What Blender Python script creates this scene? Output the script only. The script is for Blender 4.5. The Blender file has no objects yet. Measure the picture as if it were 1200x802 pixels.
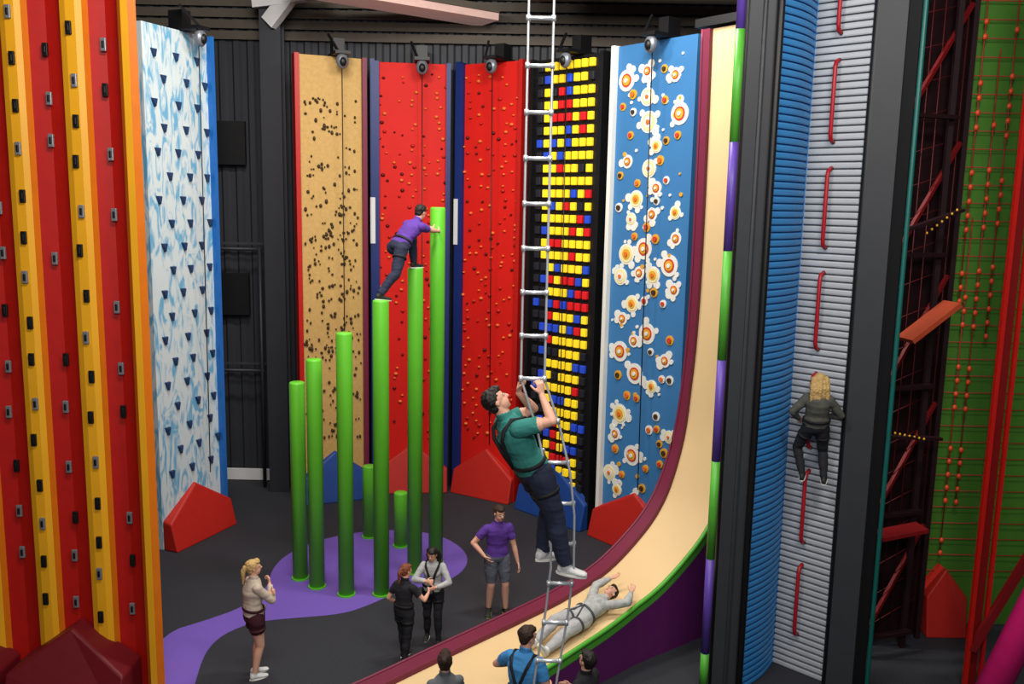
import bpy, math, random
from mathutils import Vector, Matrix, noise
V=Vector
COL=bpy.context.scene.collection
try:
    bpy.context.scene.view_settings.view_transform='Standard'
    bpy.context.scene.view_settings.look='None'
except Exception: pass

# ------------------------------------------------------------------ materials
def lin(c):
    return tuple(((x/255)/12.92 if x/255<=.04045 else ((x/255+.055)/1.055)**2.4) for x in c)+(1.0,)
_m={}
def mat(name,c,rough=.5,metal=0.,var=.12,scale=6.,bump=0.,bscale=60.,emit=0.,c2=None,spec=.35):
    if name in _m: return _m[name]
    m=bpy.data.materials.new(name); m.use_nodes=True
    nt=m.node_tree; N=nt.nodes; L=nt.links
    b=N['Principled BSDF']; b.inputs['Roughness'].default_value=rough; b.inputs['Metallic'].default_value=metal
    b.inputs['Specular IOR Level'].default_value=spec
    tc=N.new('ShaderNodeTexCoord'); nz=N.new('ShaderNodeTexNoise'); nz.inputs['Scale'].default_value=scale; nz.inputs['Detail'].default_value=4
    L.new(tc.outputs['Object'],nz.inputs['Vector'])
    mx=N.new('ShaderNodeMix'); mx.data_type='RGBA'
    A=lin(c); B=lin(c2) if c2 else tuple(x*(1-var*2) for x in A[:3])+(1,)
    mx.inputs[6].default_value=A; mx.inputs[7].default_value=B
    L.new(nz.outputs['Fac'],mx.inputs[0]); L.new(mx.outputs[2],b.inputs['Base Color'])
    if bump>0:
        n2=N.new('ShaderNodeTexNoise'); n2.inputs['Scale'].default_value=bscale; L.new(tc.outputs['Object'],n2.inputs['Vector'])
        bp=N.new('ShaderNodeBump'); bp.inputs['Strength'].default_value=bump; bp.inputs['Distance'].default_value=.01
        L.new(n2.outputs['Fac'],bp.inputs['Height']); L.new(bp.outputs[0],b.inputs['Normal'])
    if emit>0:
        b.inputs['Emission Color'].default_value=A; b.inputs['Emission Strength'].default_value=emit
    _m[name]=m; return m

def mat_smear():
    m=bpy.data.materials.new('ice_panel'); m.use_nodes=True
    nt=m.node_tree;N=nt.nodes;L=nt.links;b=N['Principled BSDF'];b.inputs['Roughness'].default_value=.5
    tc=N.new('ShaderNodeTexCoord');mp=N.new('ShaderNodeMapping');mp.inputs['Scale'].default_value=(2.0,2.0,.6);mp.inputs['Rotation'].default_value=(0,.5,0)
    nz=N.new('ShaderNodeTexNoise');nz.inputs['Scale'].default_value=2.4;nz.inputs['Detail'].default_value=7;nz.inputs['Distortion'].default_value=2.2
    r=N.new('ShaderNodeValToRGB');r.color_ramp.elements[0].position=.38;r.color_ramp.elements[0].color=lin((96,158,192))
    r.color_ramp.elements[1].position=.52;r.color_ramp.elements[1].color=lin((192,204,206))
    L.new(tc.outputs['Object'],mp.inputs[0]);L.new(mp.outputs[0],nz.inputs['Vector']);L.new(nz.outputs['Fac'],r.inputs[0]);L.new(r.outputs[0],b.inputs['Base Color'])
    return m
def mat_floor():
    m=bpy.data.materials.new('rubber_floor'); m.use_nodes=True
    nt=m.node_tree;N=nt.nodes;L=nt.links;b=N['Principled BSDF'];b.inputs['Roughness'].default_value=.8;b.inputs['Specular IOR Level'].default_value=.25
    tc=N.new('ShaderNodeTexCoord')
    nz=N.new('ShaderNodeTexNoise');nz.inputs['Scale'].default_value=90;nz.inputs['Detail'].default_value=3
    r=N.new('ShaderNodeValToRGB');r.color_ramp.elements[0].position=.45;r.color_ramp.elements[0].color=lin((35,36,41));r.color_ramp.elements[1].position=.75;r.color_ramp.elements[1].color=lin((70,71,78))
    L.new(tc.outputs['Object'],nz.inputs['Vector']);L.new(nz.outputs['Fac'],r.inputs[0]);L.new(r.outputs[0],b.inputs['Base Color'])
    return m

# ------------------------------------------------------------------ mesh builder
class MB:
    def __init__(s): s.v=[];s.f=[];s.mi=[];s.mats=[];s.sm=[]
    def m(s,mt):
        if mt not in s.mats: s.mats.append(mt)
        return s.mats.index(mt)
    def add(s,vs,fs,mt,sm=False):
        o=len(s.v); s.v+= [tuple(x) for x in vs]; k=s.m(mt)
        for f in fs: s.f.append(tuple(i+o for i in f)); s.mi.append(k); s.sm.append(sm)
    def box(s,c,sz,mt,R=None):
        vs=[]
        for x in(-.5,.5):
            for y in(-.5,.5):
                for z in(-.5,.5):
                    p=V((x*sz[0],y*sz[1],z*sz[2]))
                    if R is not None: p=R@p
                    vs.append(p+V(c))
        s.add(vs,[(0,1,3,2),(4,6,7,5),(0,4,5,1),(2,3,7,6),(0,2,6,4),(1,5,7,3)],mt)
    def beam(s,p0,p1,w,h,mt,up=(0,0,1)):
        p0=V(p0);p1=V(p1);d=p1-p0;L=d.length;d.normalize();u=V(up)
        if abs(d.dot(u))>.98:u=V((0,1,0))
        r=d.cross(u).normalized();u=r.cross(d)
        R=Matrix((r,d,u)).transposed()
        s.box((p0+p1)/2,(w,L,h),mt,R)
    def loft(s,rings,mt,n=12,sm=True):
        vs=[]
        for c,a,b in rings:
            for i in range(n):
                t=2*math.pi*i/n; vs.append(V(c)+V(a)*math.cos(t)+V(b)*math.sin(t))
        fs=[]
        for k in range(len(rings)-1):
            for i in range(n):
                j=(i+1)%n; fs.append((k*n+i,k*n+j,(k+1)*n+j,(k+1)*n+i))
        fs.append(tuple(range(n-1,-1,-1))); fs.append(tuple((len(rings)-1)*n+i for i in range(n)))
        s.add(vs,fs,mt,sm)
    def tube(s,p0,p1,r0,mt,r1=None,n=12,sm=True):
        p0=V(p0);p1=V(p1);r1=r0 if r1 is None else r1
        d=(p1-p0).normalized();u=V((0,0,1)) if abs(d.z)<.9 else V((1,0,0))
        a=d.cross(u).normalized();b=a.cross(d)*-1
        s.loft([(p0,a*r0,b*r0),(p1,a*r1,b*r1)],mt,n,sm)
    def cap(s,p0,p1,r0,r1,mt,n=14):
        p0=V(p0);p1=V(p1);d=p1-p0
        if d.length<1e-5:d=V((0,0,1e-4))
        d=d.normalized();u=V((0,0,1)) if abs(d.z)<.9 else V((1,0,0))
        a=d.cross(u).normalized();b=d.cross(a)
        R=[]
        for k in(1.3,.95,.5): R.append((p0-d*r0*math.sin(k),a*r0*math.cos(k),b*r0*math.cos(k)))
        R.append((p0,a*r0,b*r0));R.append((p1,a*r1,b*r1))
        for k in(.5,.95,1.3): R.append((p1+d*r1*math.sin(k),a*r1*math.cos(k),b*r1*math.cos(k)))
        s.loft(R,mt,n)
    def ell(s,c,a,b,w,mt,n=14,m=9):
        c=V(c);a=V(a);b=V(b);w=V(w);R=[]
        for i in range(m):
            t=-math.pi/2+math.pi*(i+.5)/m; R.append((c+w*math.sin(t),a*math.cos(t),b*math.cos(t)))
        s.loft(R,mt,n)
    def path(s,pts,r,mt,closed=False,n=8,flat=1.,ref=(0,0,1)):
        pts=[V(p) for p in pts];K=len(pts);vs=[]
        for i,p in enumerate(pts):
            q0=pts[(i-1)%K] if closed or i>0 else p; q1=pts[(i+1)%K] if closed or i<K-1 else p
            d=(q1-q0).normalized();u=V(ref)
            if abs(d.dot(u))>.95:u=V((1,0,.1)).normalized()
            a=d.cross(u).normalized();b=a.cross(d)
            for j in range(n):
                t=2*math.pi*j/n; vs.append(p+a*r*flat*math.cos(t)+b*r*math.sin(t))
        fs=[]
        for k in range(K if closed else K-1):
            for i in range(n):
                j=(i+1)%n;k2=(k+1)%K; fs.append((k*n+i,k*n+j,k2*n+j,k2*n+i))
        if not closed: fs.append(tuple(range(n-1,-1,-1)));fs.append(tuple((K-1)*n+i for i in range(n)))
        s.add(vs,fs,mt,True)
    def prism(s,front,back,mt):
        n=len(front);fs=[tuple(range(n)),tuple(range(2*n-1,n-1,-1))]
        for i in range(n): j=(i+1)%n; fs.append((j,i,n+i,n+j))
        s.add(list(front)+list(back),fs,mt)
    def obj(s,name,parent=None,M=None,bevel=0,recalc=True):
        me=bpy.data.meshes.new(name);me.from_pydata(s.v,[],s.f)
        for mt in s.mats: me.materials.append(mt)
        for p,k,sm in zip(me.polygons,s.mi,s.sm): p.material_index=k;p.use_smooth=sm
        if recalc:
            import bmesh
            bm=bmesh.new();bm.from_mesh(me);bmesh.ops.recalc_face_normals(bm,faces=bm.faces);bm.to_mesh(me);bm.free()
        ob=bpy.data.objects.new(name,me);COL.objects.link(ob)
        if parent: ob.parent=parent
        elif M is not None: ob.matrix_world=M
        if bevel>0:
            b=ob.modifiers.new('b','BEVEL');b.width=bevel;b.segments=2;b.limit_method='ANGLE'
        return ob
def empty(name,loc=(0,0,0),rz=0):
    e=bpy.data.objects.new(name,None);COL.objects.link(e);e.location=loc;e.rotation_euler=(0,0,rz);e.empty_display_size=.2;return e

# ------------------------------------------------------------------ palette
M_floor=mat_floor()
M_purplefl=mat('purple_rubber',(112,84,178),.75,scale=60,var=.12)
M_wall=mat('cladding_dark',(44,46,52),.6,scale=2)
M_ceil=mat('ceiling_steel',(84,76,66),.7)
M_steel=mat('steel_column',(40,42,48),.5)
M_white=mat('white_paint',(205,205,205),.5,var=.04)
M_black=mat('black_plastic',(16,16,18),.45)
M_red=mat('red_panel',(205,26,18),.6,var=.1,scale=1.5,spec=.2)
M_redpad=mat('red_pad',(178,32,22),.55,var=.08)
M_bluepad=mat('blue_pad',(26,66,138),.5)
M_navy=mat('navy_trim',(20,40,105),.45)
M_blue=mat('blue_panel',(58,118,172),.5,var=.06,scale=1.5)
M_bluetrim=mat('blue_trim',(30,105,185),.4)
M_tan=mat('tan_panel',(200,164,98),.65,scale=14,c2=(168,132,74),bump=.1)
M_maroon=mat('maroon',(112,34,60),.45,var=.08)
M_ice=mat_smear()
M_holdbrown=mat('brown_hold',(66,48,28),.6)
M_holdorange=mat('orange_hold',(228,112,46),.5)
M_holddark=mat('dark_red_hold',(95,15,15),.5)
M_holdblue=mat('blue_hold',(28,55,95),.45)
M_yel=mat('yellow_panel',(236,168,30),.4,var=.1,scale=1.2)
M_orange=mat('orange_panel',(214,112,16),.42,var=.1)
M_redst=mat('red_stripe',(180,22,14),.42,var=.12)
M_reddk=mat('red_stripe_dark',(120,14,12),.45,var=.1)
M_silver=mat('silver_hold',(150,150,155),.35,.5)
M_green=mat('green_post',(98,190,48),.42,var=.06)
M_cream=mat('slide_cream',(222,192,144),.36,var=.05,scale=1.2)
M_purp=mat('purple_skirt',(100,32,100),.45)
M_slgreen=mat('green_trim',(84,170,56),.4)
M_pviolet=mat('violet_tube',(92,66,160),.4)
M_dgrey=mat('dark_grey_panel',(52,54,58),.5,var=.1)
M_ribblue=mat('ribbed_blue',(52,134,200),.42,var=.08,scale=1.5)
M_ribgrey=mat('ribbed_grey',(178,182,188),.42,.1,var=.08)
M_ribgap=mat('rib_gap',(96,100,106),.5)
M_ribgapb=mat('rib_gap_blue',(28,86,148),.5)
M_handle=mat('red_handle',(165,24,34),.4)
M_teal=mat('teal_edge',(20,96,90),.4)
M_gwall=mat('green_wall',(74,128,42),.5,var=.15,scale=1.5)
M_rope=mat('red_rope',(150,32,24),.6)
M_ropedk=mat('dark_rope',(84,16,18),.6)
M_bead=mat('orange_bead',(215,72,34),.45)
M_frame=mat('red_frame',(120,18,22),.45)
M_dmar=mat('dark_maroon',(36,14,18),.5)
M_mag=mat('magenta_tube',(190,24,100),.4)
M_plank=mat('orange_plank',(165,66,38),.5)
M_alu=mat('aluminium',(205,210,215),.3,.5,var=.04)
M_belay=mat('belay_grey',(125,130,138),.35,.4)
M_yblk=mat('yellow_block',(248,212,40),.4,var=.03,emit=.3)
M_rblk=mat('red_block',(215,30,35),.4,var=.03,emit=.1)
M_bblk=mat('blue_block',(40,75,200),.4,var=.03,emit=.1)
M_dblk=mat('dark_block',(34,36,44),.5)
M_bubw=mat('bubble_white',(226,226,218),.5,var=.03)
M_bubc=mat('bubble_cream',(236,220,160),.5,var=.03)
M_buby=mat('bubble_yellow',(228,168,50),.5)
M_bubr=mat('bubble_red',(205,66,45),.5)

# ------------------------------------------------------------------ room
mb=MB();mb.box((0,8,-.1),(26,24,.2),M_floor);mb.obj('floor')
def corr_wall(name,p0,p1,z0,z1,mt,pitch=.3,amp=.04):
    mb=MB();p0=V(p0);p1=V(p1);d=(p1-p0);L=d.length;d.normalize();nrm=V((-d.y,d.x,0))
    prof=[];x=0
    while x<L-pitch:
        for fx,o in((0,0),(.35,0),(.5,amp),(.85,amp)): prof.append((x+fx*pitch,o))
        x+=pitch
    prof.append((L,0));vs=[];fs=[]
    for px,o in prof:
        q=p0+d*px-nrm*o
        vs+=[(q.x,q.y,z0),(q.x,q.y,z1)]
    for i in range(len(prof)-1): fs.append((2*i,2*i+2,2*i+3,2*i+1))
    mb.add(vs,fs,mt);
    q=[(p0+nrm*.06),(p1+nrm*.06)]
    mb.box(((q[0]+q[1])/2+V((0,0,(z0+z1)/2))+nrm*.04),(L,.06,z1-z0),mt,Matrix.Rotation(math.atan2(d.y,d.x),3,'Z'))
    return mb.obj(name,recalc=False)
corr_wall('wall_back',(-10,19.5,0),(11,19.5,0),0,11.4,M_wall)
corr_wall('wall_left',(-10,-3,0),(-10,19.5,0),0,11.4,M_wall)
corr_wall('wall_right',(11,19.5,0),(11,-3,0),0,11.4,M_wall)
mb=MB();mb.box((.5,8,11.5),(22,24,.2),M_ceil)
for y in range(0,20,3): mb.box((.5,y,11.3),(22,.12,.2),M_ceil)
mb.obj('ceiling')
mb=MB();mb.box((-7.3,19.38,.14),(5.2,.06,.26),M_white);mb.obj('baseboard_back',bevel=.01)
mb=MB()
for i in range(8): mb.box((.5,19.38,9.6+i*.22),(20,.06,.17),M_ceil)
mb.obj('trim_1')
P=[(-4.97,12.20),(-4.52,12.59),(-4.08,13.07),(-3.9,13.76),(-4.03,14.5),(-3.95,15.2),(-3.47,15.95),(-2.73,16.4),(-1.92,16.5),(-1.23,16.2),(-.78,15.54),(-.68,14.88),(-.92,14.23),(-1.47,13.9),(-1.83,13.65),(-2.18,13.2),(-2.52,12.9),(-3.17,12.75),(-3.76,12.6),(-4.12,12.2),(-4.2,11.66),(-4.05,10.84),(-3.9,10.2),(-4.6,9.8),(-4.9,10.8)]
def smooth_poly(P,k=2):
    for _ in range(k):
        Q=[]
        for i in range(len(P)):
            a=P[i];b=P[(i+1)%len(P)]
            Q.append((a[0]*.75+b[0]*.25,a[1]*.75+b[1]*.25));Q.append((a[0]*.25+b[0]*.75,a[1]*.25+b[1]*.75))
        P=Q
    return P
PP=smooth_poly(P)
mb=MB();mb.prism([(x,y,.004) for x,y in PP],[(x,y,-.02) for x,y in PP],M_purplefl);mb.obj('purple_floor_mat')
e=empty('steel_column',(-4.95,18.9,0))
mb=MB();mb.box((0,0,5.6),(.42,.03,11.2),M_steel);mb.box((0,-.3,5.6),(.42,.03,11.2),M_steel);mb.box((0,-.15,5.6),(.03,.3,11.2),M_steel);mb.obj('i_beam',e)
mb=MB();mb.beam((.0,-.35,9.7),(.9,-.6,10.7),.2,.3,M_white);mb.beam((-.3,-.4,10.1),(1.2,-.6,10.25),.12,.25,M_white);mb.obj('white_bracket',e)
e=empty('handrail',(0,0,0))
mb=MB()
for z in(2.6,5.2): mb.tube((-7.2,18.9,z),(-5.3,18.9,z),.035,M_steel)
for x in(-7.1,-5.35): mb.tube((x,18.9,0),(x,18.9,5.25),.04,M_steel)
for z in(2.6,5.2): mb.box((-6.2,19.2,z+.1),(1.9,.04,.05),M_dgrey)
for z in(4.2,7.4): mb.box((-6.3,19.3,z),(1.2,.1,.9),M_black)
mb.obj('rails',e)
e=empty('ceiling_heater',(0,0,0))
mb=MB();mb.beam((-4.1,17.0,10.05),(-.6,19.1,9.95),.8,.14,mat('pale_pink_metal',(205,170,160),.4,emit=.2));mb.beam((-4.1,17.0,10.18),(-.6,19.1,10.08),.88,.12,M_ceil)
for p in((-3.2,17.6),(-1.6,18.5)): mb.tube((p[0],p[1],10.1),(p[0],p[1],11.4),.015,M_steel,n=6)
mb.obj('heater_panel',e)
e=empty('truss',(0,0,0))
mb=MB()
for z in(10.9,11.3): mb.beam((-5.6,18.2,z),(10,18.2,z),.1,.1,M_steel)
for i in range(24): mb.beam((-5.6+i*.65,18.2,10.9 if i%2 else 11.3),(-4.95+i*.65,18.2,11.3 if i%2 else 10.9),.05,.05,M_steel)
mb.obj('truss_members',e)
e=empty('roof_duct',(0,0,0))
mb=MB();mb.tube((.2,17.6,10.3),(4.5,16.2,10.3),.3,M_ceil,n=20)
for p in((1,17.34),(3,16.7)): mb.tube((p[0],p[1],10.5),(p[0],p[1],11.4),.02,M_steel,n=6)
mb.obj('duct',e)

# ------------------------------------------------------------------ climbing panels
HT=9.05
def panel(name,P0,P1,face,rng,pad=None,left=None,right=None,H=HT,pd=.32):
    P0=V((*P0,0));P1=V((*P1,0));d=P1-P0;W=d.length
    e=empty(name,P0,math.atan2(d.y,d.x))
    mb=MB();mb.box((W/2,.12,H/2),(W,.24,H),face);mb.obj('board',e,bevel=.008)
    mb=MB();mb.box((W/2,.3,H/2),(W*.9,.12,H-.1),M_black);mb.obj('back_frame',e)
    if left: mb=MB();mb.box((.03,.06,H/2),(.09,.32,H+.02),left);mb.obj('edge_left',e)
    if right: mb=MB();mb.box((W-.03,.06,H/2),(.09,.32,H+.02),right);mb.obj('edge_right',e)
    if pad:
        mb=MB();w0,w1=0,W
        f=[(w0,-pd,0),(w1,-pd,0),(w1,-pd*.6,.5),(W/2,-.06,1.02),(w0,-pd*.6,.5)]
        b=[(w0,0,0),(w1,0,0),(w1,0,.54),(W/2,0,1.06),(w0,0,.54)]
        mb.prism(f,b,pad);mb.obj('foot_pad',e,bevel=.025)
    mb=MB();cx=W*.62
    mb.box((cx,-.05,H+.04),(.3,.75,.06),M_black);mb.box((cx,.1,H+.2),(.22,.3,.3),M_black)
    mb.beam((cx-.1,-.4,H+.06),(cx-.22,-.1,H+.4),.04,.04,M_black);mb.tube((cx,-.3,H+.02),(cx,-.3,H-.1),.03,M_black)
    mb.ell((cx,-.34,H-.12),(.125,0,0),(0,.09,0),(0,0,.15),M_belay);mb.ell((cx,-.40,H-.14),(.07,0,0),(0,.06,0),(0,0,.09),M_black)
    mb.obj('auto_belay',e)
    mb=MB();mb.tube((cx,-.3,H-.2),(cx+.02,-.22,1.2),.010,M_black,n=6);mb.obj('belay_tape',e)
    return e,W
rnd=random.Random(5)
e,W=panel('ice_climbing_panel',(-6.16,15.25),(-5.56,16.75),M_ice,rnd,M_redpad,None,M_bluetrim,H=9.1)
mb=MB()
for i in range(19):
    z=1.35+i*.405
    for k in range(3):
        x=.25+k*.5+(.2 if i%2 else 0)+rnd.uniform(-.05,.05)
        if x>W-.12: continue
        s=.055
        mb.prism([(x-s,-.05,z+s),(x,-.07,z-s*1.4),(x+s,-.05,z+s)],[(x-s*1.2,0,z+s*1.2),(x,0,z-s*1.7),(x+s*1.2,0,z+s*1.2)],M_holdblue)
mb.obj('triangle_holds',e,bevel=.008)
e,W=panel('tan_climbing_panel',(-4.33,18.0),(-3.05,18.55),M_tan,rnd,M_bluepad,M_redst,M_maroon)
mb=MB()
for i in range(380):
    z=rnd.uniform(1.3,8.3);x=rnd.uniform(.15,W-.15);r=rnd.uniform(.014,.034)
    if rnd.random()<.4 and i>3: x=min(W-.12,max(.12,px_+rnd.uniform(-.12,.12)));z=pz_+rnd.uniform(-.15,.15)
    px_,pz_=x,z
    mb.ell((x,-.015,z),(r,0,0),(0,.04,0),(0,0,r*rnd.uniform(.8,1.5)),M_holdbrown,n=8,m=5)
mb.obj('rock_holds',e)
for nm,A,B,L_,R_,pd in(('red_climbing_panel',(-2.89,18.88),(-1.38,19.05),M_navy,M_navy,M_redpad),('red_climbing_panel',(-1.13,19.05),(.14,18.3),M_navy,M_redst,M_redpad)):
    e,W=panel(nm,A,B,M_red,rnd,pd,L_,R_)
    mb=MB()
    for i in range(50):
        for k in range(5):
            if rnd.random()<.3: continue
            z=1.2+i*.155+rnd.uniform(-.06,.06);x=.18+k*(W-.36)/4+rnd.uniform(-.1,.1)
            mt=rnd.choice([M_holdorange,M_holdorange,M_holddark,M_redpad]);r=rnd.uniform(.018,.036)
            mb.ell((x,-.015,z),(r*1.3,0,0),(0,.04,0),(0,0,r),mt,n=8,m=5)
    mb.obj('small_holds',e)
    mb=MB();mb.box((-.06,.04,5.85),(.1,.3,.95),M_white);mb.box((-.06,.06,4.6),(.09,.3,9.0),M_navy);mb.obj('side_post',e)
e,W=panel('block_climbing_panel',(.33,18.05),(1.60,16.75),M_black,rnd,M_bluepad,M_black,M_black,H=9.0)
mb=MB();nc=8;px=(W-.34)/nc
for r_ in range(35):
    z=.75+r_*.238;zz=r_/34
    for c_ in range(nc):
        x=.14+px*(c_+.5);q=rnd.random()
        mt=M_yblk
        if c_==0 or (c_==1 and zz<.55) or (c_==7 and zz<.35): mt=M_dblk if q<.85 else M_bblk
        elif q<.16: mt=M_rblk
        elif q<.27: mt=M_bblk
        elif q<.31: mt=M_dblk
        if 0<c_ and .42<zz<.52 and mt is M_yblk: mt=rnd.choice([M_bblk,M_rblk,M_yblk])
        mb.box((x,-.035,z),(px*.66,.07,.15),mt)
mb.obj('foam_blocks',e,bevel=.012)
e,W=panel('bubble_climbing_panel',(1.75,16.6),(2.92,15.15),M_blue,rnd,M_redpad,M_bubw,None)
mb=MB();dn=[0]
def disc(x,z,r,mt,t):
    dn[0]+=1;yy=t+dn[0]*.00003
    mb.tube((x,0,z),(x,-yy,z),r,mt,n=20,sm=False)
pts=[]
for i in range(1500):
    x=rnd.uniform(.2,W-.18);z=rnd.uniform(.9,8.7);r=rnd.choice([.19,.16,.12,.09,.075])
    if x-r<.06 or x+r>W-.06: continue
    if any((x-a)**2+(z-b)**2<((r+c)*1.08)**2 for a,b,c in pts): continue
    if len(pts)>74: break
    pts.append((x,z,r))
for x,z,r in pts:
    q=rnd.random()
    if r>.1:
        disc(x,z,r,M_bubw,.010)
        if q<.5: disc(x,z,r*.62,M_bubr,.018);disc(x,z,r*.46,M_buby,.024);disc(x,z,r*.2,M_bubw,.04)
        else: disc(x,z,r*.8,M_bubc,.018);disc(x,z,r*.5,M_buby if q<.75 else M_bubw,.024);disc(x,z,r*.22,M_holdorange,.04)
        for k in range(rnd.randint(3,6)):
            a=rnd.uniform(0,6.28);rr=rnd.uniform(.03,.08);xx=x+math.cos(a)*r*1.2;zz=z+math.sin(a)*r*1.2
            if .05<xx-rr and xx+rr<W-.05: disc(xx,zz,rr,M_bubw,.010)
    else:
        disc(x,z,r*.95,rnd.choice([M_bubw,M_buby,M_buby]),.012);disc(x,z,r*.5,rnd.choice([M_bubr,M_holdorange,M_holdbrown]),.04)
for i in range(60): disc(rnd.uniform(.12,W-.12),rnd.uniform(.9,8.8),rnd.uniform(.02,.045),rnd.choice([M_bubw,M_bubw,M_buby]),.008)
mb.obj('bubbles',e)

# ------------------------------------------------------------------ green posts
posts=[(-3.46,14.18,3.35),(-3.11,13.86,3.79),(-2.58,13.59,4.26),(-2.02,13.62,4.77),(-1.585,14.5,5.21),(-1.262,14.9,6.18),(-2.61,16.1,1.39),(-1.97,15.68,1.03)]
for x,y,h in posts:
    mb=MB();r=.125
    mb.loft([((0,0,0),(r,0,0),(0,r,0)),((0,0,h-.03),(r,0,0),(0,r,0)),((0,0,h-.01),(r*.95,0,0),(0,r*.95,0)),((0,0,h),(r*.85,0,0),(0,r*.85,0))],M_green,28)
    mb.loft([((0,0,0),(r+.02,0,0),(0,r+.02,0)),((0,0,.03),(r+.02,0,0),(0,r+.02,0))],M_green,28,False)
    mb.obj('green_climbing_post',M=Matrix.Translation((x,y,0)))

# ------------------------------------------------------------------ slide
e=empty('drop_slide',(0,0,0))
L0=V((-1.81,10.26,0));E=V((.793,.609,0));Wd=V((.609,-.793,0))
prof=[(-1.3,.30),(0,.40),(1,.52),(2.38,.68),(3.2,.80),(3.97,1.02),(4.66,1.42),(5.05,1.78),(5.30,2.2),(5.52,2.8),(5.64,3.5),(5.71,4.3),(5.74,5.5),(5.73,7.2),(5.70,8.85)]
def cr(P,n=6):
    o=[]
    for i in range(len(P)-1):
        p0=P[max(i-1,0)];p1=P[i];p2=P[i+1];p3=P[min(i+2,len(P)-1)]
        for k in range(n):
            t=k/n
            o.append(tuple(.5*(2*p1[j]+(p2[j]-p0[j])*t+(2*p0[j]-5*p1[j]+4*p2[j]-p3[j])*t*t+(3*p1[j]-p0[j]-3*p2[j]+p3[j])*t**3) for j in range(2)))
    o.append(P[-1]);return o
pr=cr(prof)
def wid(s): return 1.2+ (0 if s>3.6 else (3.6-s)*.11)
S=[]
for i,(s,z) in enumerate(pr):
    a=pr[max(i-1,0)];b=pr[min(i+1,len(pr)-1)];ds,dz=b[0]-a[0],b[1]-a[1];l=math.hypot(ds,dz)
    S.append((s,z,-dz/l,ds/l))
def bw(k): return max(.14,.25-.045*max(0,S[k][1]-1))
def sp(k,w,off):
    s,z,ns,nz=S[k];s+=ns*off;z+=nz*off
    return L0+E*s+Wd*w+V((0,0,z))
def strip(mb,fa,fb,mt):
    vs=[];fs=[]
    for k in range(len(S)): vs+=[fa(k),fb(k)]
    for k in range(len(S)-1): fs.append((2*k,2*k+1,2*k+3,2*k+2))
    mb.add(vs,fs,mt,True)
mb=MB();strip(mb,lambda k:sp(k,bw(k),-.07),lambda k:sp(k,wid(S[k][0]),-.07),M_cream)
strip(mb,lambda k:sp(k,0,-.14),lambda k:sp(k,wid(S[k][0]),-.14),M_dgrey);mb.obj('chute_surface',e,recalc=False)
mb=MB();strip(mb,lambda k:sp(k,0,0),lambda k:sp(k,bw(k),0),M_maroon);strip(mb,lambda k:sp(k,bw(k),0),lambda k:sp(k,bw(k),-.1),M_maroon);strip(mb,lambda k:sp(k,0,0),lambda k:sp(k,0,-.14),M_maroon)
mb.path([sp(k,0,0) for k in range(len(S))],.022,M_maroon);mb.obj('maroon_side_board',e,recalc=False)
mb=MB();mb.path([sp(k,wid(S[k][0]),0) for k in range(len(S))],.032,M_slgreen);strip(mb,lambda k:sp(k,wid(S[k][0]),0),lambda k:sp(k,wid(S[k][0]),-.14),M_slgreen);mb.obj('green_edge',e,recalc=False)
def gz(p): q=p.copy();q.z=0;return q
mb=MB();strip(mb,lambda k:sp(k,wid(S[k][0]),-.1),lambda k:gz(sp(k,wid(S[k][0])-.03,-.1)),M_purp)
strip(mb,lambda k:sp(k,.02,-.1),lambda k:gz(sp(k,.05,-.1)),M_dgrey);mb.obj('skirts',e,recalc=False)
mb=MB();R=Matrix.Rotation(math.atan2(E.y,E.x),3,'Z');c=L0+E*6.15+Wd*.6
mb.box(c+V((0,0,4.4)),(.5,1.15,8.8),M_dgrey,R)
mb.box(c+V((0,0,8.95))+E*.3,(1.5,1.5,.12),M_black,R);mb.obj('slide_tower',e)

# ------------------------------------------------------------------ right structure
e=empty('striped_pole',(2.61,10.98,0))
mb=MB();zz=[0,.5,1.8,3.1,4.4,5.75,7.05,8.35,9.6]
for i in range(len(zz)-1): mb.tube((0,0,zz[i]),(0,0,zz[i+1]),.055,[M_slgreen,M_pviolet][i%2],n=20)
mb.obj('pole_tube',e)
e=empty('ribbed_climbing_bay',(0,0,0))
mb=MB();mb.box((2.90,11.15,4.8),(.36,.3,9.6),M_dgrey);mb.tube((3.07,10.95,0),(3.07,10.95,9.6),.045,M_black);mb.tube((2.74,11.05,0),(2.74,11.05,9.6),.05,M_black);mb.tube((2.9,11.0,0),(2.9,11.0,9.6),.03,M_dgrey);mb.obj('grey_side_panel',e,bevel=.08)
def ribs(A,B,H,mt,gap,name,pitch=.088,amp=.026,segs=1,bow=0):
    A=V((*A,0));B=V((*B,0));d=(B-A);L=d.length;d.normalize();n=V((d.y,-d.x,0));mb=MB();K=6;rows=int(H/pitch)*K;vs=[];C=segs+1
    hs=[0,.12,.3,.5,.7,.88];os=[.0,.75,1,1,1,.75]
    for r in range(rows+1):
        z=(r//K+hs[r%K])*pitch;o=amp*os[r%K]
        for c in range(C):
            t=c/segs;q=A+d*L*t+n*(o+bow*math.sin(math.pi*t));vs.append((q.x,q.y,z))
    f1=[];f2=[]
    for r in range(rows):
        for c in range(segs):
            a=r*C+c;(f2 if r%K in(0,K-1) else f1).append((a,a+1,a+1+C,a+C))
    mb.add(vs,f1,mt,False)
    k=mb.m(gap)
    for f in f2: mb.f.append(f);mb.mi.append(k);mb.sm.append(False)
    mb.obj(name,e,recalc=False)
ribs((3.08,10.95),(3.74,11.75),9.6,M_ribblue,M_ribgapb,'blue_ribbed_face',segs=8,bow=.06)
ribs((3.72,11.72),(4.26,11.2),9.6,M_ribgrey,M_ribgap,'grey_ribbed_face')
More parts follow.
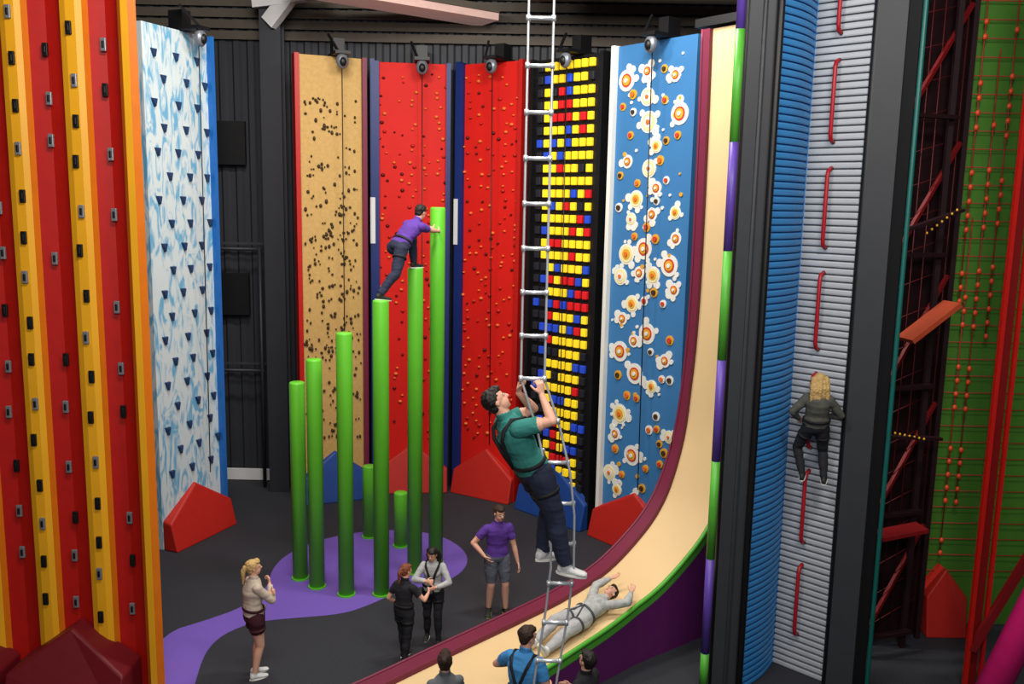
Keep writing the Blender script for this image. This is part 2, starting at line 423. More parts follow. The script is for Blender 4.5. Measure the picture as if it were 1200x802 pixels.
mb=MB();mb.tube((3.73,11.7,0),(3.73,11.7,9.6),.02,M_bluetrim);mb.obj('corner_bead',e)
mb=MB();gd=V((.54,-.52,0)).normalized();gn=V((-.694,-.72,0))
for i in range(7):
    z0=.55+i*1.31;z1=z0+1.0
    c=V((3.72,11.72,0))+gd*.36
    pts=[c+gn*.02+V((0,0,z0)),c+gn*.1+V((0,0,z0+.03)),c+gn*.12+V((0,0,z0+.1)),c+gn*.12+V((0,0,z1-.1)),c+gn*.1+V((0,0,z1-.03)),c+gn*.02+V((0,0,z1))]
    mb.path(pts,.027,M_handle,ref=(1,0,0))
mb.obj('red_handles',e)
mb=MB();mb.beam((4.30,11.2,4.8),(4.60,11.02,4.8),.2,9.6,M_dgrey);mb.tube((4.28,11.15,0),(4.28,11.15,9.6),.05,M_black);mb.tube((4.76,10.97,0),(4.76,10.97,9.6),.03,M_teal);mb.box((4.66,11.15,4.8),(.16,.3,9.6),M_black);mb.obj('end_panel',e,bevel=.05)
e=empty('net_tower',(0,0,0))
mb=MB();mb.beam((5.0,12.3,4.8),(6.15,12.7,4.8),.12,9.6,M_dmar);mb.obj('dark_back',e)
mb=MB()
for x,y in((5.05,11.9),(5.75,12.2),(6.1,12.5)): mb.box((x,y,4.8),(.07,.07,9.6),M_dmar)
for z in(.3,2.1,3.9,5.7,7.5):
    mb.beam((5.05,11.9,z),(6.0,12.4,z+1.5),.05,.05,M_frame);mb.beam((5.05,11.85,z),(5.8,12.1,z),.1,.05,M_dmar)
for i in range(20):
    z=.4+i*.44;mb.tube((5.1,11.98,z),(6.0,12.45,z+.25),.007,M_ropedk,n=6)
for i in range(5):
    x=5.15+i*.2;mb.tube((x,11.98+i*.1,.2),(x,11.98+i*.1,9.2),.007,M_ropedk,n=6)
mb.obj('frames_and_net',e)
mb=MB();mb.beam((5.1,11.5,4.62),(5.72,11.6,5.1),.35,.06,M_plank);mb.beam((4.95,11.5,1.95),(5.6,11.6,2.05),.3,.05,M_frame)
for i in range(7):
    mb.ell((5.12+i*.065,11.6,3.35-i*.012),(.015,0,0),(0,.015,0),(0,0,.018),M_buby,n=8,m=5)
    mb.ell((5.3+i*.06,11.6,6.0+i*.05),(.015,0,0),(0,.015,0),(0,0,.018),M_buby,n=8,m=5)
mb.beam((4.85,11.5,3.33),(5.8,11.75,3.25),.1,.04,M_dmar);mb.beam((4.85,11.5,5.98),(5.8,11.75,6.3),.1,.04,M_dmar)
mb.obj('platforms',e)
e=empty('green_climbing_panel',(0,0,0))
mb=MB();mb.box((7.4,13.1,4.8),(2.3,.2,9.6),M_gwall);mb.obj('green_board',e)
mb=MB()
for i in range(34): mb.tube((6.28,12.9,.9+i*.25),(8.4,12.9,.9+i*.25),.008,M_rope,n=6)
for x,z0,z1 in((6.5,1.2,5.2),(6.66,2,7.5),(6.85,4.5,8.8),(7.05,2.2,7),(6.42,5,9)):
    mb.tube((x,12.85,z0),(x,12.85,z1+1),.008,M_rope,n=6)
    z=z0
    while z<z1: mb.ell((x,12.83,z),(.034,0,0),(0,.034,0),(0,0,.045),M_bead,n=8,m=5);z+=.2 if int(z*3)%4 else .62
mb.obj('bead_ropes',e)
mb=MB();f=[(6.25,12.5,0),(6.85,12.5,0),(6.85,12.6,.6),(6.55,12.7,1.0),(6.25,12.6,.6)];b=[(x,12.98,z) for x,y,z in f];mb.prism(f,b,M_redpad);mb.obj('foot_pad',e,bevel=.02)
e=empty('red_frame_post',(0,0,0))
mb=MB()
mb.box((6.06,11.0,4.8),(.05,.06,9.6),M_redst);mb.box((6.28,11.05,4.8),(.04,.06,9.6),M_redst);mb.box((6.19,11.1,4.8),(.10,.05,9.6),M_reddk);mb.beam((6.1,11,.6),(7.4,11,3.4),.08,.1,M_frame);mb.obj('posts',e)
e=empty('magenta_slide_tube',(0,0,0))
mb=MB();mb.tube((5.26,9.5,.1),(6.9,9.6,4.4),.17,M_mag,n=24);mb.obj('tube',e)

# ------------------------------------------------------------------ left striped panels
e=empty('striped_climbing_chimney',(0,0,0))
mb=MB();xs=[-7.3,-6.95,-6.6,-6.25,-5.88,-5.57,-5.2,-4.88,-4.53];pf=[]
for i in range(len(xs)-1):
    x0,x1=xs[i],xs[i+1];w=x1-x0;k=len(xs)-2-i
    if k%2==0: pf+=[(x0,10.60,x0+w*.5,10.64,M_redst),(x0+w*.5,10.64,x1,10.60,M_redst)]
    else: pf+=[(x0,10.60,x0+.03,10.53,M_reddk),(x0+.03,10.53,x0+w*.33,10.50,M_yel),(x0+w*.33,10.50,x0+w*.67,10.50,M_yel),(x0+w*.67,10.50,x1-.04,10.53,M_yel),(x1-.04,10.53,x1,10.60,M_orange)]
pf+=[(-4.53,10.60,-4.49,10.46,M_reddk),(-4.49,10.46,-4.43,10.40,M_orange),(-4.43,10.40,-4.35,10.40,M_yel),(-4.35,10.40,-4.28,10.46,M_orange),(-4.28,10.46,-4.78,11.5,M_orange)]
for (x0,y0,x1,y1,mt) in pf: mb.add([(x0,y0,0),(x1,y1,0),(x1,y1,9.6),(x0,y0,9.6)],[(0,1,2,3)],mt)
mb.obj('folded_face',e,recalc=False)
mb=MB();mb.box((-6.1,11.1,4.8),(2.6,.75,9.6),M_redst);mb.obj('core',e)
mb=MB()
def slot(x,z,mt,y): mb.box((x,y-.012,z),(.065,.035,.15),mt);mb.box((x,y-.025,z),(.03,.03,.08),M_black)
for ci,x in enumerate((-6.42,-5.725,-5.04)):
    for i in range(17):
        z=1.1+i*.5+(ci%2)*.2+rnd.uniform(-.06,.06); slot(x+rnd.uniform(-.03,.03),z,M_silver if (i+ci)%3==0 else M_black,10.50)
for ci,x in enumerate((-6.05,-5.38,-4.7)):
    for i in range(13):
        z=1.2+i*.62+rnd.uniform(-.12,.12)
        if rnd.random()<.2: continue
        slot(x+rnd.uniform(-.04,.04),z,M_silver if (i+ci)%3 else M_black,10.60)
mb.obj('slot_holds',e,bevel=.008)
mb=MB()
for x0,x1 in((-6.05,-4.62),(-7.6,-6.15)):
    f=[(x0,9.9,0),(x1,9.9,0),(x1,10.05,.52),((x0+x1)/2,10.3,1.02),(x0,10.05,.52)];b=[(x,10.6,z) for x,y,z in f];mb.prism(f,b,mat('dark_red_pad',(112,16,26),.5))
mb.obj('foot_pads',e,bevel=.03)

# ------------------------------------------------------------------ rope ladder
e=empty('hanging_ladder',(0,0,0))
LK=[(11.3,.19),(4.75,.19),(4.3,.34),(3.9,.44),(3.5,.49),(3.0,.50),(2.6,.47),(1.9,.38),(.4,.25)]
def lad(z):
    for (a,xa),(b,xb) in zip(LK,LK[1:]):
        if b<=z<=a: return xa+(xb-xa)*(a-z)/(a-b)
    return .25
mb=MB()
for sx in(-.105,.105): mb.path([(lad(z)+sx,7.8-(.03 if 2.9<z<4.2 else 0),z) for z in [11.3,9,7,5.5,4.75,4.5,4.3,4.1,3.9,3.7,3.5,3.25,3,2.8,2.6,2.2,1.9,1.2,.5]],.011,M_alu)
z=.919
while z<10.9:
    x=lad(z);mb.tube((x-.12,7.8,z),(x+.12,7.8,z),.018,M_alu)
    for sx in(-.105,.105): mb.tube((x+sx,7.8,z-.025),(x+sx,7.8,z+.025),.020,M_alu)
    z+=.383
mb.obj('rungs_and_rails',e)

# ------------------------------------------------------------------ people
SK=mat('skin',(216,162,138),.55,var=.05);LIP=mat('lips',(165,80,75),.5);EYE=mat('eye_dark',(25,18,15),.3);EYW=mat('eye_white',(230,228,222),.4)
def cloth(n,c,c2=None): return mat('cloth_'+n,c,.85,var=.16,scale=14,bump=.35,bscale=22,c2=c2)
def ik(a,c,l1,l2,h):
    d=c-a;L=d.length;mx=(l1+l2)*.998
    if L>mx: c=a+d/L*mx;d=c-a;L=mx
    L=max(L,abs(l1-l2)+.02);u=d.normalized();x=(l1*l1-l2*l2+L*L)/(2*L);hh=math.sqrt(max(l1*l1-x*x,0))
    h=(h-u*h.dot(u))
    if h.length<1e-4:h=V((0,1,0))-u*u.y
    return a+u*x+h.normalized()*hh,c
def person(name,loc,yaw,H,sp,top,bot,shoe,hairm,skin=SK,sleeve='short',legs='long',hair='short',harness=None,straps=False,vox=.008,female=False,soles=None,bt=0.,bl=0.,hs=1.):
    X=V((1,0,0));Z=V((0,0,1))
    g=lambda k,d: V(sp[k]) if k in sp else V(d)
    pel=g('pel',(0,0,.53*H));neck=g('neck',(0,.01*H,.825*H));hx=g('hipax',X).normalized();sx=g('shax',X).normalized()
    upv=(neck-pel).normalized();spL=.295*H
    neck=pel+upv*spL
    sx=(sx-upv*sx.dot(upv)).normalized();cf=upv.cross(sx).normalized();hf=upv.cross(hx).normalized()
    W=lambda t:pel+upv*spL*t+cf*(.012*H*math.sin(max(0,min(1,t))*3.14)*-.6)
    b=MB();bones=[];fw=.92 if female else 1.
    rg=[(-.17,.055,.045),(-.1,.092,.062),(0,.1,.07),(.15,.093,.064),(.36,.08*fw,.056),(.55,.088*fw,.062),(.72,.098*fw,.065),(.86,.096*fw,.058),(.94,.075*fw,.047),(1.02,.042,.038)]
    R=[]
    for t,w,d in rg:
        k=max(0,min(1,t));ax=(hx*(1-k)+sx*k).normalized();fr=upv.cross(ax).normalized();q=(bt if .1<t<.8 else bt*.4)
        R.append((W(t),ax*(w*H+q),fr*(d*H+q)))
    b.loft(R,skin,20)
    if female:
        for s_ in(-1,1): b.ell(W(.68)+cf*.042*H+sx*s_*.038*H,sx*.036*H,cf*.034*H,upv*.038*H,skin)
    bones.append(('torso',W(-.12),W(.9),.078*H,.078*H))
    hf_=g('head_f',cf).normalized();hu=g('head_u',upv);hu=(hu-hf_*hu.dot(hf_)).normalized();hr=hf_.cross(hu)
    nb=W(.98);C=nb+(upv*.5+hu*.5).normalized()*.045*H+hu*.062*H+hf_*.012*H
    b.cap(nb-upv*.02*H,C-hu*.03*H-hf_*.01*H,.036*H,.033*H,skin);bones.append(('neck',nb+upv*.005*H,C-hu*.05*H,.033*H,.033*H))
    b.ell(C+hu*.014*H-hf_*.008*H,hr*.044*H,hf_*.055*H,hu*.053*H,skin,18,12)
    b.ell(C-hu*.022*H+hf_*.012*H,hr*.035*H,hf_*.038*H,hu*.042*H,skin,16,10)
    b.cap(C+hu*.008*H+hf_*.045*H,C-hu*.012*H+hf_*.056*H,.005*H,.009*H,skin,8)
    b.ell(C-hu*.05*H+hf_*.03*H,hr*.016*H,hf_*.014*H,hu*.012*H,skin,8,6)
    for s_ in(-1,1):
        b.ell(C-hu*.004*H+hr*s_*.044*H-hf_*.008*H,hr*.006*H,hf_*.011*H,hu*.017*H,skin,8,6)
        b.ell(C+hu*.012*H+hf_*.042*H+hr*s_*.017*H,hr*.012*H,hf_*.006*H,hu*.004*H,skin,8,6)
    bones.append(('head',C-hu*.03*H,C+hu*.03*H,.045*H,.045*H))
    hands={};af=.9 if female else 1.
    for s_,k in((-1,'L'),(1,'R')):
        sh=W(.86)+sx*s_*.098*H*fw+g(k+'sh',(0,0,0))
        wr=g(k+'H',pel+hx*s_*.165*H+Z*(-.03*H)+hf*.03*H)
        el,wr=ik(sh,wr,.17*H,.148*H,g(k+'el',(s_*.5,-1,0)))
        bs2=bt*.6 if sleeve!='none' else 0;bf=bt*.5 if sleeve=='long' else 0
        b.cap(sh,sh*.4+el*.6,.032*H*af+bs2,.028*H*af+bs2,skin);b.cap(sh*.4+el*.6,el,.028*H*af+bf,.023*H*af+bf,skin)
        m_=el*.7+wr*.3;b.cap(el,m_,.0235*H*af+bf,.024*H*af+bf,skin);b.cap(m_,wr,.024*H*af+bf,.015*H,skin)
        b.cap(W(.82)+sx*s_*.05*H,sh,.041*H,.033*H*af+bs2*.5,skin)
        bones.append(('uarm',sh,el,.032*H,.023*H));bones.append(('farm',el,wr,.024*H,.015*H))
        dh=g(k+'hd',(wr-el)).normalized();pn=g(k+'pn',(-s_,0,0));pn=(pn-dh*pn.dot(dh)).normalized();th=(dh.cross(pn) if s_>0 else pn.cross(dh)).normalized()
        cu=sp.get(k+'curl',.35)
        b.loft([(wr-dh*.006*H,th*.014*H,pn*.011*H),(wr+dh*.012*H,th*.019*H,pn*.011*H),(wr+dh*.035*H,th*.024*H,pn*.01*H),(wr+dh*.054*H,th*.023*H,pn*.008*H),(wr+dh*.058*H,th*.018*H,pn*.005*H)],skin,12)
        for i,(o,l) in enumerate(((.0185,.044),(.0065,.05),(-.0060,.046),(-.018,.036))):
            p=wr+dh*.05*H+th*o*H;dd=(dh+th*o*6).normalized();ang=cu*.6
            for j,fr_ in enumerate((.45,.3,.25)):
                d2=(dd*math.cos(ang)+pn*math.sin(ang)).normalized();q=p+d2*l*H*fr_
                b.cap(p,q,(.0054-.0005*j)*H,(.005-.0005*j)*H,skin,8);p=q;ang+=cu*1.3
        p=wr+dh*.016*H+th*.014*H;q=p+(dh*.6+th*.75+pn*.25).normalized()*.026*H;b.cap(p,q,.0085*H,.0068*H,skin,8)
        r_=q+(dh*.85+th*.25+pn*(.2+cu*.6)).normalized()*.024*H;b.cap(q,r_,.0066*H,.0055*H,skin,8)
        bones.append(('hand',wr,wr+dh*.1*H,.02*H,.02*H))
        hp=pel+hx*s_*.052*H-upv*.01*H
        an=g(k+'F',(s_*.06*H,0,.043*H))
        kn,an=ik(hp,an,.245*H,.24*H,g(k+'kn',hf))
        b2=bl if legs!='mini' else 0;b3=bl if legs=='long' else 0
        b.cap(hp,hp*.5+kn*.5,.056*H+bl,.046*H+b2,skin);b.cap(hp*.5+kn*.5,kn,.046*H+b2,.034*H+b3,skin)
        cb=(kn*.7+an*.3);kd=(an-kn).normalized();bk=(g(k+'kn',hf));bk=-(bk-kd*bk.dot(kd)).normalized()
        b.cap(kn,cb+bk*.006*H,.033*H+b3,.034*H+b3,skin);b.cap(cb+bk*.006*H,an,.034*H+b3,.021*H+b3,skin)
        bones.append(('thigh',hp,kn,.052*H,.034*H));bones.append(('shin',kn,an,.034*H,.021*H))
        fd=g(k+'fd',hf);fu=g(k+'fu',(0,0,1));fd=(fd).normalized();fu=(fu-fd*fu.dot(fd)).normalized();fr2=fd.cross(fu)
        b.loft([(an-fd*.038*H-fu*.02*H,fr2*.012*H,fu*.014*H),(an-fd*.03*H-fu*.017*H,fr2*.021*H,fu*.025*H),(an-fd*.005*H-fu*.012*H,fr2*.023*H,fu*.03*H),(an+fd*.03*H-fu*.02*H,fr2*.025*H,fu*.022*H),(an+fd*.07*H-fu*.026*H,fr2*.028*H,fu*.016*H),(an+fd*.1*H-fu*.028*H,fr2*.024*H,fu*.013*H),(an+fd*.112*H-fu*.03*H,fr2*.013*H,fu*.008*H)],skin,14)
        bones.append(('foot',an-fd*.03*H-fu*.018*H,an+fd*.1*H-fu*.028*H,.028*H,.022*H))
        hands[k]=(an,fd,fu,fr2)
    tmp=b.obj('tmp_body')
    rm=tmp.modifiers.new('r','REMESH');rm.mode='VOXEL';rm.voxel_size=vox;rm.use_smooth_shade=True
    sm=tmp.modifiers.new('s','SMOOTH');sm.factor=.5;sm.iterations=4
    dg=bpy.context.evaluated_depsgraph_get();me=bpy.data.meshes.new_from_object(tmp.evaluated_get(dg))
    bpy.data.objects.remove(tmp)
    me.materials.clear()
    for m_ in [skin,top,bot,shoe]: me.materials.append(m_)
    sl={'short':.62,'none':-.2,'long':2}[sleeve];lg={'long':(2,.97),'shorts':(.9,-9),'mini':(.5,-9)}[legs]
    cl=[0]*len(me.vertices);cnt=[0]*len(me.vertices)
    for p in me.polygons:
        c=p.center;best=None
        for lab,p0,p1,r0,r1 in bones:
            d=p1-p0;t=(c-p0).dot(d)/d.length_squared;tc=max(0,min(1,t));q=(c-(p0+d*tc)).length-(r0+(r1-r0)*tc)
            if best is None or q<best[0]: best=(q,lab,t)
        _,lab,t=best;k=0
        if lab=='torso': k=1 if t>.17 else 2
        elif lab=='neck': k=1 if t<.0 else 0
        elif lab=='uarm': k=1 if t<sl else 0
        elif lab=='farm': k=1 if (sleeve=='long' and t<.93) else 0
        elif lab=='thigh': k=2 if t<lg[0] else 0
        elif lab=='shin': k=2 if t<lg[1] else (3 if t>.93 else 0)
        elif lab=='foot': k=3
        p.material_index=k;p.use_smooth=True
        for vi in p.vertices: cnt[vi]+=1;cl[vi]+= (1 if k in(1,2) else 0)
    nrm=[v.normal.copy() for v in me.vertices]
    for i,v in enumerate(me.vertices):
        if cnt[i] and cl[i]==cnt[i]:
            q=V((v.co.x*5,v.co.y*5,v.co.z*13))
            w=noise.noise(q+V((loc[0],loc[1],0)))*.010+noise.noise(q*2.1)*.004
            v.co+=nrm[i]*(.009+w)
    body=bpy.data.objects.new('body',me);COL.objects.link(body)
    hb=MB()
    hb.ell(C+hu*.02*H-hf_*.017*H,hr*.05*H*hs,hf_*.052*H*hs,hu*.054*H,hairm,16,10)
    hb.ell(C+hu*.046*H+hf_*.008*H,hr*.038*H,hf_*.045*H,hu*.024*H,hairm,14,8)
    hb.ell(C-hu*.012*H-hf_*.03*H,hr*.04*H*hs,hf_*.03*H*hs,hu*.035*H,hairm,14,8)
    if hair=='ponytail':
        p=C+hu*.02*H-hf_*.065*H;q=p-hf_*.02*H-Z*.03*H;r_=q-Z*.1*H
        hb.cap(p,q,.018*H,.02*H,hairm);hb.cap(q,r_,.02*H,.008*H,hairm)
    if hair=='long':
        for s_ in(-1.2,-.6,0,.6,1.2):
            p=C+hu*.02*H-hf_*(.045-.012*abs(s_))*H+hr*s_*.034*H*hs;q=p-hu*.07*H-hf_*.016*H+hr*s_*.010*H;r_=q-Z*.11*H+hr*s_*.006*H
            hb.cap(p,q,.027*H,.026*H,hairm);hb.cap(q,r_,.026*H,.012*H,hairm)
    if hair=='bun': hb.ell(C+hu*.05*H-hf_*.06*H,hr*.024*H,hf_*.024*H,hu*.024*H,hairm)
    t2=hb.obj('tmp_hair');rm=t2.modifiers.new('r','REMESH');rm.mode='VOXEL';rm.voxel_size=vox;rm.use_smooth_shade=True
    dg=bpy.context.evaluated_depsgraph_get();hm=bpy.data.meshes.new_from_object(t2.evaluated_get(dg));bpy.data.objects.remove(t2)
    hm.materials.clear();hm.materials.append(hairm)
    for v in hm.vertices: v.co+=v.normal*(noise.noise(v.co*45)*.008+noise.noise(v.co*15)*.008)
    hair_o=bpy.data.objects.new('hair',hm);COL.objects.link(hair_o)
    x=MB()
    for s_ in(-1,1):
        q=C+hu*.004*H+hf_*.0455*H+hr*s_*.0175*H
        x.ell(q,hr*.0075*H,hf_*.004*H,hu*.0034*H,EYW,8,6);x.ell(q+hf_*.003*H,hr*.004*H,hf_*.003*H,hu*.0036*H,EYE,8,6)
        x.ell(q+hu*.013*H+hf_*.0015*H,hr*.011*H,hf_*.003*H,hu*.002*H,hairm,8,6)
    x.ell(C-hu*.031*H+hf_*.0485*H,hr*.0125*H,hf_*.004*H,hu*.0035*H,LIP,8,6)
    sole=soles or M_bubw
    for k in'LR':
        an,fd,fu,fr2=hands[k]
        x.loft([(an+fd*.035*H-fu*.046*H,fr2*.028*H,fd*.078*H),(an+fd*.035*H-fu*.037*H,fr2*.029*H,fd*.079*H)],sole,16,False)
    if harness:
        def ringpts(c,a,bb,n=20): return [c+a*math.cos(6.2832*i/n)+bb*math.sin(6.2832*i/n) for i in range(n)]
        x.path(ringpts(W(.22),hx*(.092*H+.010+bt),hf*(.064*H+.012+bt)),.022,harness,True,6,.35,ref=upv)
        for k,s_ in(('L',-1),('R',1)):
            bo=[q for q in bones if q[0]=='thigh'][0 if s_<0 else 1];d=(bo[2]-bo[1]).normalized();c=bo[1]+d*.09*H
            a=d.cross(hf).normalized();bb=d.cross(a)
            x.path(ringpts(c,a*(.052*H+.008+bl),bb*(.052*H+.008+bl)),.02,harness,True,6,.35,ref=d)
            x.path([c+hf*(.05*H+bl),W(.05)+hf*(.07*H+.015)+hx*s_*.02*H,W(.22)+hf*(.068*H+.016+bt)],.013,harness)
        x.cap(W(.2)+hf*(.07*H+.03+bt),W(.2)+hf*(.07*H+.03+bt)+V((0,0,-.06)),.016,.014,M_alu)
    if straps:
        for s_ in(-1,1):
            o=bt
            pts=[W(.22)-cf*(.066*H+.008+o),W(.5)-cf*(.07*H+.008+o)+sx*s_*.02*H,W(.78)-cf*(.068*H+.008+o)+sx*s_*.05*H,W(.93)-cf*(.05*H+o)+sx*s_*.065*H,W(1.0)+sx*s_*.066*H-cf*.005*H+upv*o*.5,W(.92)+cf*(.052*H+o)+sx*s_*.062*H,W(.7)+cf*(.072*H+.010+o)+sx*s_*.035*H,W(.25)+cf*(.068*H+.01+o)]
            x.path(pts,.018,harness or M_black,False,6,1,ref=cf)
    xo=x.obj('details')
    rt=bpy.data.objects.new(name,None);COL.objects.link(rt)
    rt.location=loc;rt.rotation_euler=(0,0,yaw)
    for o,n_ in((body,'body'),(hair_o,'hair'),(xo,'face_shoes_harness')): o.parent=rt;o.name=n_
    return rt
PI=math.pi
BLK=mat('harness_black',(22,22,26),.7)
Hbrown=mat('hair_brown',(52,34,24),.7,var=.2,scale=40);Hblond=mat('hair_blond',(206,170,108),.65,var=.25,scale=50);Hging=mat('hair_ginger',(128,70,46),.65,var=.2,scale=40);Hdark=mat('hair_dark',(28,22,20),.6,var=.2,scale=40)
c_purple=cloth('purple',(88,52,145));c_grey=cloth('grey_shorts',(92,95,108));c_teal=cloth('teal',(50,128,120));c_navy=cloth('navy',(34,40,62));c_dark=cloth('black',(28,28,34));c_beige=cloth('beige',(196,180,164));c_mar=cloth('maroon',(62,20,34));c_lg=cloth('light_grey',(190,190,188),(140,140,145));c_blue=cloth('bright_blue',(60,135,195));c_mid=cloth('mid_grey',(105,108,112));c_khaki=cloth('khaki_check',(88,88,80),(52,54,52));c_pale=cloth('pale_grey',(196,198,192),(118,122,126))
sh_black=mat('shoe_black',(35,38,36),.6);sh_white=mat('shoe_white',(215,215,215),.5);sh_yel=mat('sole_yellow',(190,205,60),.5)

H=1.76
person('man_in_purple_shirt',(-.16,13.05,0),PI+.25,H,{'RH':(.23,.12,.99),'Rel':(1,-.4,0),'Rpn':(-1,0,0),'LH':(-.30,.10,.84),'LF':(-.13,.06,.076),'RF':(.12,-.02,.076),'head_f':(-.25,1,-.15),'Lfd':(-.3,1,0),'Rfd':(.3,1,0)},c_purple,c_grey,sh_black,Hbrown,legs='shorts',soles=sh_yel,bt=.012,bl=.014)
H=1.46
person('woman_in_light_jacket',(-1.06,12.12,0),PI-.1,H,{'RH':(.06,.22,1.0),'Rel':(1,-.3,-.3),'LH':(-.08,.23,.92),'Lel':(-1,-.3,-.3),'Rpn':(-1,0,0),'Lpn':(1,0,0),'LF':(-.1,.1,.063),'RF':(.1,-.1,.063),'head_f':(.2,1,-.35),'head_u':(0,.3,1),'Rcurl':.8,'Lcurl':.8},c_lg,c_dark,sh_black,Hdark,sleeve='long',hair='long',female=True,harness=BLK,straps=True,bt=.008)
person('woman_in_black',(-1.40,11.5,0),-.55,1.42,{'RH':(.2,.28,.95),'Rel':(.6,-1,-.2),'LH':(-.2,.1,.76),'LF':(-.1,.12,.061),'RF':(.1,-.12,.061),'head_f':(.3,1,-.1),'Rcurl':.7},c_dark,c_dark,sh_black,Hging,sleeve='short',hair='ponytail',female=True,harness=BLK,bt=.008)
person('woman_in_beige_top',(-3.32,11.05,0),-.95,1.64,{'RH':(-.04,.24,1.22),'Rel':(.8,.2,-1),'LH':(.06,.22,1.15),'Lel':(-.8,.2,-1),'Rpn':(0,-1,0),'Lpn':(0,-1,0),'LF':(-.08,.03,.07),'RF':(.07,-.03,.07),'head_f':(.15,1,.1),'Rcurl':.7,'Lcurl':.7},c_beige,c_mar,sh_white,Hblond,sleeve='long',legs='mini',hair='ponytail',female=True,harness=mat('harness_maroon',(60,20,30),.7),bt=.014,bl=.01)
person('man_in_blue_shirt',(.20,9.05,0),-.5,1.78,{'LH':(-.25,.3,1.15),'Lel':(-1,-.5,-.3),'RH':(.2,.25,1.0),'head_f':(.5,1,-.1),'LF':(-.12,.05,.077),'RF':(.12,-.05,.077)},c_blue,c_navy,sh_black,Hbrown,harness=BLK,straps=True,bt=.012)
person('woman_in_grey_top',(-.63,8.75,0),.3,1.64,{'head_f':(.3,1,.2),'RH':(.12,.28,1.0),'LH':(-.2,.15,.85)},c_mid,c_navy,sh_black,Hbrown,sleeve='long',female=True,hair='bun')
person('boy_in_dark_top',(.86,8.85,0),.9,1.64,{'head_f':(.2,1,.3),'RH':(.14,.28,1.05)},c_dark,c_dark,sh_black,Hdark,harness=BLK)
def surf(s):
    for i in range(len(pr)-1):
        if pr[i][0]<=s<=pr[i+1][0]:
            t=(s-pr[i][0])/(pr[i+1][0]-pr[i][0]);return pr[i][1]+(pr[i+1][1]-pr[i][1])*t-.07
    return .3
def SP(s,w,h): q=L0+E*s+Wd*w;return (q.x,q.y,surf(s)+h)
person('girl_on_slide',(0,0,0),0,1.62,{'pel':SP(2.85,.88,.14),'neck':SP(3.32,.82,.16),'hipax':-Wd,'shax':-Wd,'head_f':(-.25,-.2,1),'head_u':E+V((0,0,.3)),
 'LF':SP(2.07,1.12,.10),'RF':SP(2.10,.86,.10),'Lkn':(0,0,1),'Rkn':(0,0,1),'Lfd':-E*.5+V((0,0,.8)),'Rfd':-E*.5+V((0,0,.8)),'Lfu':E+V((0,0,.5)),'Rfu':E+V((0,0,.5)),
 'LH':SP(3.62,1.06,.20),'RH':SP(3.66,.62,.22),'Lel':Wd+V((0,0,.1)),'Rel':-Wd+V((0,0,.1)),'Lpn':(0,0,1),'Rpn':(0,0,1)},c_pale,c_lg,sh_white,Hdark,sleeve='long',female=True,hair='short',bt=.022,bl=.016,harness=mat('harness_grey',(70,72,78),.7))
H=1.74
person('climber_on_posts',(0,0,0),0,H,{'pel':(-1.80,14.02,5.56),'neck':(-1.52,14.26,5.96),'hipax':(.62,-.55,0),'shax':(.7,-.7,-.1),'head_f':(.5,.75,-.25),'head_u':(.2,.2,1),
 'LF':(-1.60,14.42,5.21+.076),'RF':(-2.03,13.62,4.77+.078),'Lkn':(.5,.6,.9),'Rkn':(.5,.2,.2),'Lfd':(.6,.6,0),'Rfd':(.75,.4,-.1),
 'LH':(-1.33,14.74,5.84),'RH':(-1.17,14.70,5.78),'Lel':(-.3,.2,-1),'Rel':(.5,-.4,-1),'Lpn':(.6,.3,0),'Rpn':(-.4,.8,0),'Lhd':(.3,1,0),'Rhd':(.1,1,0)},c_purple,c_navy,sh_black,Hdark,harness=BLK,bt=.016,bl=.01)
H=1.86
person('climber_on_ladder',(0,0,0),0,H,{'pel':(.22,7.86,3.89),'neck':(-.05,7.80,4.42),'hipax':(.5,-.85,0),'shax':(.46,-.88,-.05),'head_f':(.75,.2,.62),'head_u':(-.6,0,.8),
 'LF':(.33,8.04,3.04),'RF':(.53,7.80,3.01),'Lkn':(1,.5,0),'Rkn':(1,.5,0),'Lfd':(.6,.5,-.1),'Rfd':(.9,-.15,-.1),
 'LH':(.07,7.86,4.60),'RH':(.27,7.73,4.62),'Lel':(.6,.6,-.6),'Rel':(.8,-.8,-.6),'Lpn':(.6,-.3,.2),'Rpn':(-.3,.4,.2),'Lhd':(.1,0,1),'Rhd':(-.15,.1,1),'Lcurl':1.0,'Rcurl':1.0},c_teal,c_navy,sh_white,Hdark,harness=BLK,straps=True,vox=.006,bt=.024,bl=.02)
H=1.52
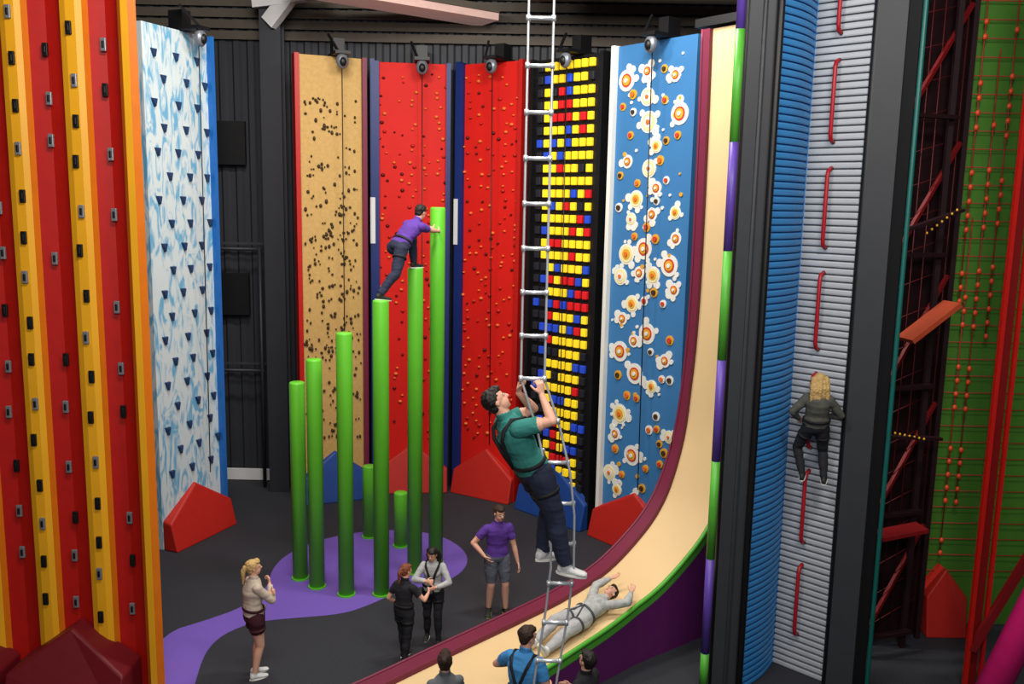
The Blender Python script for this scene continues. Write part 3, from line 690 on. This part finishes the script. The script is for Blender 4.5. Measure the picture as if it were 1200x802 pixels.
person('blonde_climber',(0,0,0),0,H,{'pel':(3.88,11.09,3.55),'neck':(3.86,11.00,4.0),'hipax':(.9,-.35,0),'shax':(.9,-.35,0),'head_f':(.15,.9,-.1),'head_u':(0,0,1),
 'LF':(3.76,11.12,2.90),'RF':(4.0,11.00,2.89),'Lkn':(-.3,1,0),'Rkn':(.3,1,0),
 'LH':(3.70,11.2,3.62),'RH':(4.02,11.16,3.66),'Lel':(-1,-.3,-.5),'Rel':(1,-.5,-.5),'Rpn':(0,1,0),'Lpn':(0,1,0)},c_khaki,c_dark,sh_black,Hblond,sleeve='long',female=True,hair='long',harness=BLK,bt=.016,hs=1.1)

# ------------------------------------------------------------------ lights
def area(name,loc,size,power,target,col=(1,.96,.90)):
    l=bpy.data.lights.new(name,'AREA');l.shape='RECTANGLE';l.size=size[0];l.size_y=size[1];l.energy=power;l.color=col
    o=bpy.data.objects.new(name,l);COL.objects.link(o);o.location=loc
    o.rotation_euler=(V(target)-V(loc)).to_track_quat('-Z','Y').to_euler()
area('front_fill',(-3.2,12.5,10.9),(2.0,.8),430,(-3.4,15,2))
area('front_fill',(1,12.5,10.9),(2.0,.8),430,(.4,15,2))
area('front_fill',(-1.5,6.5,10.9),(3,1),430,(-2,15,3))
area('front_fill',(3.5,5.5,10.9),(2,1),340,(4,12,4))
area('front_fill',(0,-1,9.5),(5,1.2),620,(-.5,16,2.5))  # added fill lamp behind the camera, brightens posts and walls from the front
w=bpy.data.worlds.new('w');bpy.context.scene.world=w;w.use_nodes=True
w.node_tree.nodes['Background'].inputs[0].default_value=(.78,.84,1,1);w.node_tree.nodes['Background'].inputs[1].default_value=.3

# ------------------------------------------------------------------ camera
th=math.atan(165/1050);r=.0197
fw=V((0,math.cos(th),-math.sin(th)));up=V((0,math.sin(th),math.cos(th)));rt=V((1,0,0))
R_=(rt+up*r).normalized();U_=(up-rt*r).normalized();B_=-fw
M=Matrix(((R_.x,U_.x,B_.x,0),(R_.y,U_.y,B_.y,0),(R_.z,U_.z,B_.z,6.3),(0,0,0,1)))
cam=bpy.data.cameras.new('camera');cam.sensor_width=36;cam.lens=31.5;cam.clip_end=100
co=bpy.data.objects.new('camera',cam);COL.objects.link(co);co.matrix_world=M;bpy.context.scene.camera=co
